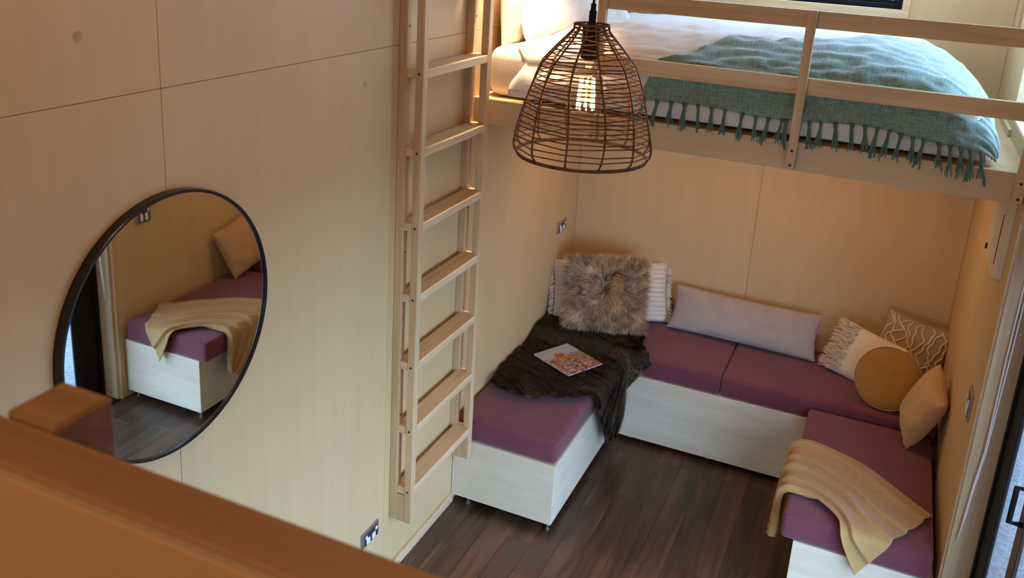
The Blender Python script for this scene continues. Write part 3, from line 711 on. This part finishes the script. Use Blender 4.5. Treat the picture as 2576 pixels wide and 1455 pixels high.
# magazine
def mag_mat():
    m = mat('magazine_cover', (0.4, 0.3, 0.25), 0.25, 0.5, coat=0.3); b = m.node_tree.nodes['Principled BSDF']
    tc = N_(m, 'ShaderNodeTexCoord'); sp = N_(m, 'ShaderNodeSeparateXYZ'); L_(m, tc.outputs['Generated'], sp.inputs[0])
    n = N_(m, 'ShaderNodeTexNoise'); n.inputs['Scale'].default_value = 9; n.inputs['Detail'].default_value = 8; n.inputs['Roughness'].default_value = 0.7; n.inputs['Distortion'].default_value = 1.5; L_(m, tc.outputs['Generated'], n.inputs['Vector'])
    r = N_(m, 'ShaderNodeValToRGB'); e = r.color_ramp.elements; e[0].position = 0.36; e[0].color = (0.04, 0.025, 0.015, 1); e[1].position = 0.66; e[1].color = (0.62, 0.50, 0.46, 1)
    k = e.new(0.5); k.color = (0.34, 0.20, 0.14, 1); L_(m, n.outputs['Fac'], r.inputs[0])
    def mix(fac, a, b_):
        x = N_(m, 'ShaderNodeMix'); x.data_type = 'RGBA'; L_(m, fac, x.inputs[0]); L_(m, a, x.inputs[6])
        if isinstance(b_, tuple): x.inputs[7].default_value = (*b_, 1)
        else: L_(m, b_, x.inputs[7])
        return x.outputs[2]
    # blue-grey sky band along one short edge, orange patch near it
    mr = N_(m, 'ShaderNodeMapRange'); mr.inputs['From Min'].default_value = 0.66; mr.inputs['From Max'].default_value = 0.78
    ad = N_(m, 'ShaderNodeMath'); ad.operation = 'MULTIPLY_ADD'; ad.inputs[1].default_value = 0.14; L_(m, n.outputs['Fac'], ad.inputs[0]); L_(m, sp.outputs['Y'], ad.inputs[2]); L_(m, ad.outputs[0], mr.inputs[0])
    c = mix(mr.outputs[0], r.outputs[0], (0.42, 0.46, 0.48))
    v = N_(m, 'ShaderNodeVectorMath'); v.operation = 'DISTANCE'; v.inputs[1].default_value = (0.45, 0.66, 1.0); L_(m, tc.outputs['Generated'], v.inputs[0])
    m2 = N_(m, 'ShaderNodeMapRange'); m2.inputs['From Min'].default_value = 0.17; m2.inputs['From Max'].default_value = 0.10; L_(m, v.outputs['Value'], m2.inputs[0])
    r2 = N_(m, 'ShaderNodeValToRGB'); e = r2.color_ramp.elements; e[0].position = 0.4; e[0].color = (0.12, 0.02, 0.01, 1); e[1].position = 0.6; e[1].color = (0.75, 0.28, 0.05, 1); L_(m, n.outputs['Fac'], r2.inputs[0])
    c = mix(m2.outputs[0], c, r2.outputs[0]); L_(m, c, b.inputs['Base Color'])
    return m
A = [Vector((0.131, -0.969)), Vector((0.255, -0.730)), Vector((0.529, -0.873)), Vector((0.419, -1.130))]
mg = thing('magazine', 'glossy magazine with a rocky landscape cover lying on the dark fur throw', 'magazine', (0.33, -0.93, 0.548))
cx_, cy_ = 0.333, -0.925
ang = math.atan2(-0.873+0.730, 0.529-0.255)
def mag_box(name, dx, dy, z0, z1, m, ox=0.0, oy=0.0):
    bm = bmesh.new(); add_box(bm, -dx, dx, -dy, dy, z0, z1, 0.0004)
    o = obj(name, bm, m, None); o.matrix_world = Matrix.Translation((cx_, cy_, 0)) @ Matrix.Rotation(ang, 4, 'Z') @ Matrix.Translation((ox, oy, 0)) @ Matrix.Rotation(math.pi/2, 4, 'Z')
    mw = o.matrix_world.copy(); o.parent = mg; o.matrix_parent_inverse = Matrix.Translation(-PW[mg.name]); o.matrix_basis = mw
    return o
mz0 = 0.575
mag_box('pages', 0.131, 0.150, mz0-0.007, mz0-0.0008, white_pl)
mag_box('cover', 0.133, 0.153, mz0-0.0007, mz0, mag_mat())
mag_box('back_cover', 0.133, 0.153, mz0-0.008, mz0-0.0072, black)

# ================================================================== BED
# mattress
bm = bmesh.new(); add_box(bm, 0.035, 2.13, -1.595, -0.12, ZF+0.002, 2.415, 0.06, 5)
mt_ = obj('mattress', bm, white_f, None, smooth=True)
tag(mt_, 'thick mattress in a cream fitted sheet on the loft floor, its left corner bare', 'mattress')
def duvet(x, th, off=0.0):
    x1, x2 = 1.62, 2.185
    E = 1.0 if x < x1 else max(0.0, 1-((x-x1)/(x2-x1))**2.4)**0.5
    Hh = 0.335+0.055*math.sin(min(1, max(0, (x-0.2)/1.6))*math.pi*0.6)
    c_, s_ = math.cos(th), math.sin(th)
    y = -0.84-(0.806 if c_ > 0 else 0.755)*math.copysign(abs(c_)**0.50, c_); s2 = abs(s_)**0.62
    z = ZF+0.006+Hh*E*s2
    if x > x1: y = -0.84+(y+0.84)*(0.90+0.10*E)
    nrm = Vector((0.0 if x < x1 else (1-E)*1.0, -math.copysign(abs(c_)**1.2, c_)*0.9, 0.25+abs(s_))).normalized()
    wv = 0.010*noise.noise(Vector((x*5, th*3.2, 1)))+0.011*noise.noise(Vector((x*14, th*9, 4)))+0.006*noise.noise(Vector((x*3, th*14, 8)))
    q = Vector((x, y, z))+nrm*(wv+off); k = max(0.0, min(1.0, (q.z-2.27)/0.07)); lim = -1.609-0.25*off
    if y < -1.3: q.y = max(q.y, -1.66+k*(1.66+lim))
    return q
du_t = thing('duvet', 'rumpled white duvet humped over the mattress, under the teal blanket', 'bedding', (1.2, -0.84, ZF+0.25))
vs, fs = [], []; NX, NT = 110, 70
for i in range(NX+1):
    x = 0.20+(2.170-0.20)*(1-(1-i/NX)**1.35)
    for j in range(NT+1):
        th = math.pi*(0.003+0.985*j/NT)
        p = duvet(x, th)
        if i < 8:   # left hem lies lower, flat on the mattress and slanting
            f = i/8; p.z = min(p.z, 2.437+0.10*f) if p.z > 2.3 else p.z; p.x -= 0.03*(1-f)*math.cos(j*0.4)
        p.y = min(p.y, -0.02); vs.append(p)
for i in range(NX):
    for j in range(NT): k = i*(NT+1)+j; fs.append((k, k+NT+1, k+NT+2, k+1))
o = pyobj('duvet_cover', vs, fs, white_f, du_t); s = o.modifiers.new('solid', 'SOLIDIFY'); s.thickness = 0.008; s.offset = -1
# teal blanket
bl = thing('throw_blanket', 'teal woven blanket with tasselled edge across the loft bed', 'blanket', (1.5, -1.3, ZF+0.3))
def th_top(x):
    pts = [(0.78, -1.60), (0.95, -1.56), (1.15, -1.40), (1.3, -1.42), (1.5, -1.33), (1.8, -1.06), (2.0, -0.95), (2.2, -0.90)]
    for (a, b) in zip(pts, pts[1:]):
        if a[0] <= x <= b[0]: y = a[1]+(b[1]-a[1])*(x-a[0])/(b[0]-a[0]); break
    else: y = -0.90 if x > 2 else -1.60
    c_ = max(-1, min(1, (-0.84-y)/0.806)); c_ = math.copysign(abs(c_)**2, c_); return math.acos(c_)
vs, fs = [], []; NX, NT = 120, 60; TH0 = 0.080
front = []
for i in range(NX+1):
    f = i/NX
    for j in range(NT+1):
        g_ = j/NT; x = 0.79+(2.188-0.79)*(1-(1-f)**1.3); 
        xx = x+(1-f)*0.06*g_
        t0 = TH0+0.012*math.sin(f*14)-0.05*max(0, f-0.75); th = t0+(th_top(xx)-t0)*g_
        p = duvet(min(xx, 2.184), th, 0.016+0.018*max(0, (xx-1.75)/0.43)+0.004*math.sin(th*9+xx*4)); p.y = min(p.y, -0.05)
        if j == 0: front.append(p.copy())
        vs.append(p)
for i in range(NX):
    for j in range(NT): k = i*(NT+1)+j; fs.append((k, k+NT+1, k+NT+2, k+1))
o = pyobj('cloth', vs, fs, teal, bl); s = o.modifiers.new('solid', 'SOLIDIFY'); s.thickness = 0.006; s.offset = 0
# tassels along the front hem and round the foot end
def tassel(p, d, ln):
    v2, f2 = [], []
    for q in range(10):
        o_ = Vector((R_.uniform(-.010, .010), R_.uniform(-.003, .003), 0)); e = Vector((R_.uniform(-.016, .016), R_.uniform(-.006, .004), 0))
        l_ = ln*R_.uniform(0.8, 1.1)
        P3 = [p+o_, p+o_*0.4+d*l_*0.22, p+o_*0.5+d*l_*0.5+e*0.3, p+d*l_*0.78+e*0.7, p+d*l_+e]
        for w_ in P3:
            if w_.y > YL-0.004 and w_.x < W: w_.z = max(w_.z, ZF+0.005)
            elif w_.z < ZF+0.004: w_.y = min(w_.y, YL-0.006)
        tube(P3, lambda t_: 0.0032*(1-0.35*t_), 4, False, v2, f2)
    pyobj('tassel', v2, f2, teal_t, bl)
NTS = 27
for k in range(NTS):
    i = int((k+0.5)/NTS*NX*0.93); p = front[i]; zfree = p.z-ZF
    if abs(p.x-1.461) < 0.035: p = front[i-3]
    ln = 0.100+0.02*R_.random() if k < 23 else 0.12
    d = Vector((R_.uniform(-.18, .18), -0.42, -1)).normalized()
    tassel(p+Vector((0, -0.006, 0.006)), d, ln)
for k in range(12):
    y = -1.48+k*0.07; q = duvet(2.175, math.acos(max(-1, min(1, math.copysign(abs((-0.84-y)/0.755)**2, (-0.84-y))))), 0.02)
    q.x = 2.192; q.z = max(q.z, ZF+0.10)
    tassel(q, Vector((0.10, R_.uniform(-.15, .15), -1)).normalized(), min(0.10, q.z-ZF-0.005))
# pillows
T, Mx, pt = cushion('big white embroidered pillow leaning on another at the bed head', (0.185, -1.03, 2.665), (0.40, 0.85, 0.06), (-0.50, 0.15, 0.84), 0.74, 0.52, 0.22, white_f, 0.022, 0.04, 31, nseg=44)
T['category'] = 'pillow'; T.name = 'pillow'
vs, fs = [], []
for k in range(160):
    a = 0.62+R_.uniform(-0.13, 0.13); b = R_.uniform(-0.95, 0.7); p = pt(a*0.6+b*0.1, b, 1)+Vector((0, 0, 0.001))
    an = R_.uniform(0, 6.3); e = Vector((math.cos(an), math.sin(an), 0.1))*0.012
    tube([Mx @ (p-e), Mx @ (p+Vector((0, 0, 0.006))), Mx @ (p+e)], 0.0032, 4, False, vs, fs)
pyobj('embroidery', vs, fs, white_f, T, 'stuff')
T2, Mx, pt = cushion('flat cream pillow standing against the wall behind the embroidered pillow', (0.062, -1.13, 2.64), (0.0, 1, 0.0), (-0.06, 0, 1), 0.80, 0.48, 0.09, cream_f, 0.008, 0.03, 37)
T2['category'] = 'pillow'; T2.name = 'pillow.001'
PW['pillow'] = PW.get('pillow', Vector())

# ================================================================== PENDANT
px, py = 1.003, -3.0
pd = thing('pendant_lamp', 'brown woven rattan pendant lamp hanging on a black cord', 'lamp', (px, py, 2.333))
prof = [(2.707, .049), (2.692, .051), (2.668, .072), (2.645, .094), (2.60, .133), (2.56, .150), (2.519, .164), (2.47, .179), (2.43, .190), (2.39, .200), (2.365, .2025), (2.348, .199), (2.335, .188)]
def prad(z):
    for (a, b) in zip(prof, prof[1:]):
        if a[0] >= z >= b[0]: f = (a[0]-z)/(a[0]-b[0]); return a[1]+(b[1]-a[1])*f
    return prof[0][1] if z > prof[0][0] else prof[-1][1]
NR = 12; a0 = math.radians(4)
for k in range(NR):
    a = a0+2*math.pi*k/NR; pts = []
    for i in range(25):
        z = 2.707-(2.707-2.335)*i/24; r = prad(z); aa = a+0.05*math.sin(i*0.25+k); pts.append((px+r*math.cos(aa), py+r*math.sin(aa), z))
    v2, f2 = tube(pts, 0.0030, 6); pyobj('rib', v2, f2, rattan, pd)
zs_ = []
z = 2.695
while z > 2.345: zs_.append(z); z -= 0.0118 if z > 2.45 else (0.0140 if z > 2.40 else 0.0165)
for z in zs_:
    jz = [R_.gauss(0, 0.0022) for _ in range(NR)]; pts = []
    for k in range(NR):
        for s4 in range(4):
            f = s4/4; aa = a0+2*math.pi*(k+f)/NR; zz = z+jz[k]*(1-f)+jz[(k+1) % NR]*f; r = prad(zz)
            ch = math.cos(math.pi/NR)/math.cos(2*math.pi*(f-0.5)/NR); pts.append((px+(r+0.001)*ch*math.cos(aa), py+(r+0.001)*ch*math.sin(aa), zz))
    v2, f2 = tube(pts, 0.0020, 5, True); pyobj('weave_ring', v2, f2, rattan, pd)
for (z, r, t_) in ((2.707, .049, .0032), (2.335, .188, .0042), (2.331, .1875, .003)):
    v2, f2 = tube([(px+r*math.cos(a*math.pi/32), py+r*math.sin(a*math.pi/32), z) for a in range(64)], t_, 6, True); pyobj('rim_ring', v2, f2, rattan, pd)
sock = mat('brown_bakelite', (0.022, 0.012, 0.008), 0.4)
bm = bmesh.new(); cyl(bm, (px, py, 2.700), (px, py, 2.612), 0.025, 24); cyl(bm, (px, py, 2.712), (px, py, 2.699), 0.012, 16); 
for z in (2.69, 2.665, 2.64): cyl(bm, (px, py, z), (px, py, z-0.004), 0.027, 24)
so = obj('lamp_holder', bm, sock, pd)
for k in range(4):
    a = a0+math.pi*k/2; v2, f2 = tube([(px+0.01*math.cos(a), py+0.01*math.sin(a), 2.705), (px+0.048*math.cos(a), py+0.048*math.sin(a), 2.707)], 0.0022, 5); pyobj('spoke', v2, f2, rattan, pd)
bm = bmesh.new(); cyl(bm, (px, py, 2.712), (px, py, 2.745), 0.0105, 16); cyl(bm, (px, py, 2.745), (px, py, 2.765), 0.0075, 16); obj('cord_grip', bm, black, pd)
bm = bmesh.new(); cyl(bm, (px, py, 2.76), (px, py, H-0.03), 0.0036, 10); obj('cord', bm, black, pd)
bm = bmesh.new(); cyl(bm, (px, py, H-0.03), (px, py, H-0.001), 0.05, 24); obj('ceiling_rose', bm, black, pd)
bz = 2.512
vs, fs = lathe([(0.100, 0.014), (0.092, 0.0145), (0.075, 0.020), (0.062, 0.034), (0.040, 0.053), (0.015, 0.063), (-0.010, 0.065), (-0.035, 0.056), (-0.054, 0.038), (-0.064, 0.016), (-0.066, 0.0005)], 32, (px, py, bz))
bu = pyobj('bulb', vs, fs, bulb_g, pd)
fil = emit('filament_glow', (1.0, 0.42, 0.12), 60)
for k in range(8):
    a = 2*math.pi*k/8+0.2; r = 0.025
    v2, f2 = tube([(px+r*0.8*math.cos(a), py+r*0.8*math.sin(a), bz+0.045), (px+r*math.cos(a+0.25), py+r*math.sin(a+0.25), bz-0.045)], 0.0022, 5); pyobj('filament', v2, f2, fil, bu)
bm = bmesh.new(); cyl(bm, (px, py, bz+0.09), (px, py, bz+0.05), 0.006, 10); obj('stem', bm, bulb_g, bu)
light('bulb_light', 'POINT', (px, py, bz), PEND, (1.0, 0.50, 0.20), shadow_soft_size=0.03)

# ================================================================== LAMPS out of view: bed lamp, then added fill lights
# reading lamp over the bed head, on the left wall
bl_ = thing('wall_lamp', 'small black reading lamp on the left wall above the bed head', 'lamp', (0.0, -1.60, 3.4))
bm = bmesh.new(); cyl(bm, (0.0, -1.60, 3.45), (0.02, -1.60, 3.45), 0.035, 20); obj('wall_plate', bm, black, bl_)
v2, f2 = tube([(0.02, -1.60, 3.45), (0.09, -1.60, 3.46), (0.12, -1.60, 3.43)], 0.006, 8); pyobj('arm', v2, f2, black, bl_)
v2, f2 = lathe([(0.03, 0.012), (0.03, 0.03), (0.0, 0.045), (-0.05, 0.055)], 24, (0.12, -1.60, 3.4)); pyobj('shade', v2, f2, black, bl_)
light('reading_light', 'SPOT', (0.12, -1.60, 3.385), BED, (1.0, 0.76, 0.50), shadow_soft_size=0.04, spot_size=1.15, spot_blend=0.8, rot=(0, 0.0, 0))
# unseen ceiling lights, added as warm fill for near rail and upper walls
for i, (x, y) in enumerate(((1.15, -6.3), (1.15, -3.9))):
    t = thing('ceiling_fill', ('added unseen ceiling fill light near the photographer', 'added unseen ceiling fill light above the middle of the room')[i], 'lamp', (x, y, H-0.05))
    bm = bmesh.new(); cyl(bm, (x, y, H-0.04), (x, y, H-0.001), 0.14, 32); obj('housing', bm, white_pl, t)
    bm = bmesh.new(); cyl(bm, (x, y, H-0.048), (x, y, H-0.0405), 0.125, 32); obj('diffuser', bm, emit('fill_diffuser', WARM, 2.0), t)
    light('ceiling_fill_beam', 'AREA', (x, y, H-0.052), (CEIL, CEIL2)[i], WARM, shape='DISK', size=0.24)

for i, x in enumerate((0.55, 1.16, 1.77)):  # unseen soffit lights, added to warm the wall under the loft
    t = thing('fill_downlight', ('added unseen fill light in the loft soffit, nearest the left wall', 'added unseen fill light in the middle of the loft soffit', 'added unseen fill light in the loft soffit, nearest the right wall')[i], 'lamp', (x, -0.75, 2.05), 'added fill lights under the loft')
    bm = bmesh.new(); cyl(bm, (x, -0.75, 2.0564), (x, -0.75, 2.050), 0.05, 28); obj('bezel', bm, white_pl, t)
    bm = bmesh.new(); cyl(bm, (x, -0.75, 2.0498), (x, -0.75, 2.0485), 0.038, 28); obj('lens', bm, emit('fill_downlight_lens', WARM, 6.0), t)
    light('fill_downlight_beam', 'AREA', (x, -0.75, 2.047), SOFF, WARM, shape='DISK', size=0.08)

# ================================================================== DOOR DETAILS & OUTSIDE
# blind cord
bc = thing('blind_cord', 'white blind cord loop hanging beside the door jamb', 'cord', (W+0.045, DY1-0.045, 0.72))
pts = [(W+0.045, DY1-0.045, 2.02), (W+0.047, DY1-0.045, 1.81), (W+0.045, DY1-0.050, 1.5), (W+0.046, DY1-0.055, 1.1), (W+0.036, DY1-0.055, 0.95), (W+0.030, DY1-0.05, 0.80), (W+0.024, DY1-0.05, 0.68)]
v2, f2 = tube(pts, 0.0028, 6); pyobj('cord_strand', v2, f2, cordw, bc)
pts = [(W+0.060, DY1-0.045, 2.02), (W+0.060, DY1-0.048, 1.81), (W+0.056, DY1-0.055, 1.5), (W+0.050, DY1-0.058, 1.1), (W+0.039, DY1-0.058, 0.95), (W+0.032, DY1-0.053, 0.80), (W+0.024, DY1-0.05, 0.68)]
v2, f2 = tube(pts, 0.0028, 6); pyobj('cord_strand', v2, f2, cordw, bc)
bm = bmesh.new(); cyl(bm, (W+0.050, DY1-0.047, 1.79), (W+0.052, DY1-0.047, 1.85), 0.007, 10); obj('cord_joiner', bm, white_pl, bc)

# ground outside
gravel = grain('blue_grey_gravel', (0.07, 0.075, 0.08), (0.15, 0.155, 0.16), (40, 40, 40), bump=0.6, fine=4, rough=0.9)
g = box('ground', W+0.2, W+30, -25, 20, -0.55, -0.45, gravel, None, bev=0); g['kind'] = 'structure'
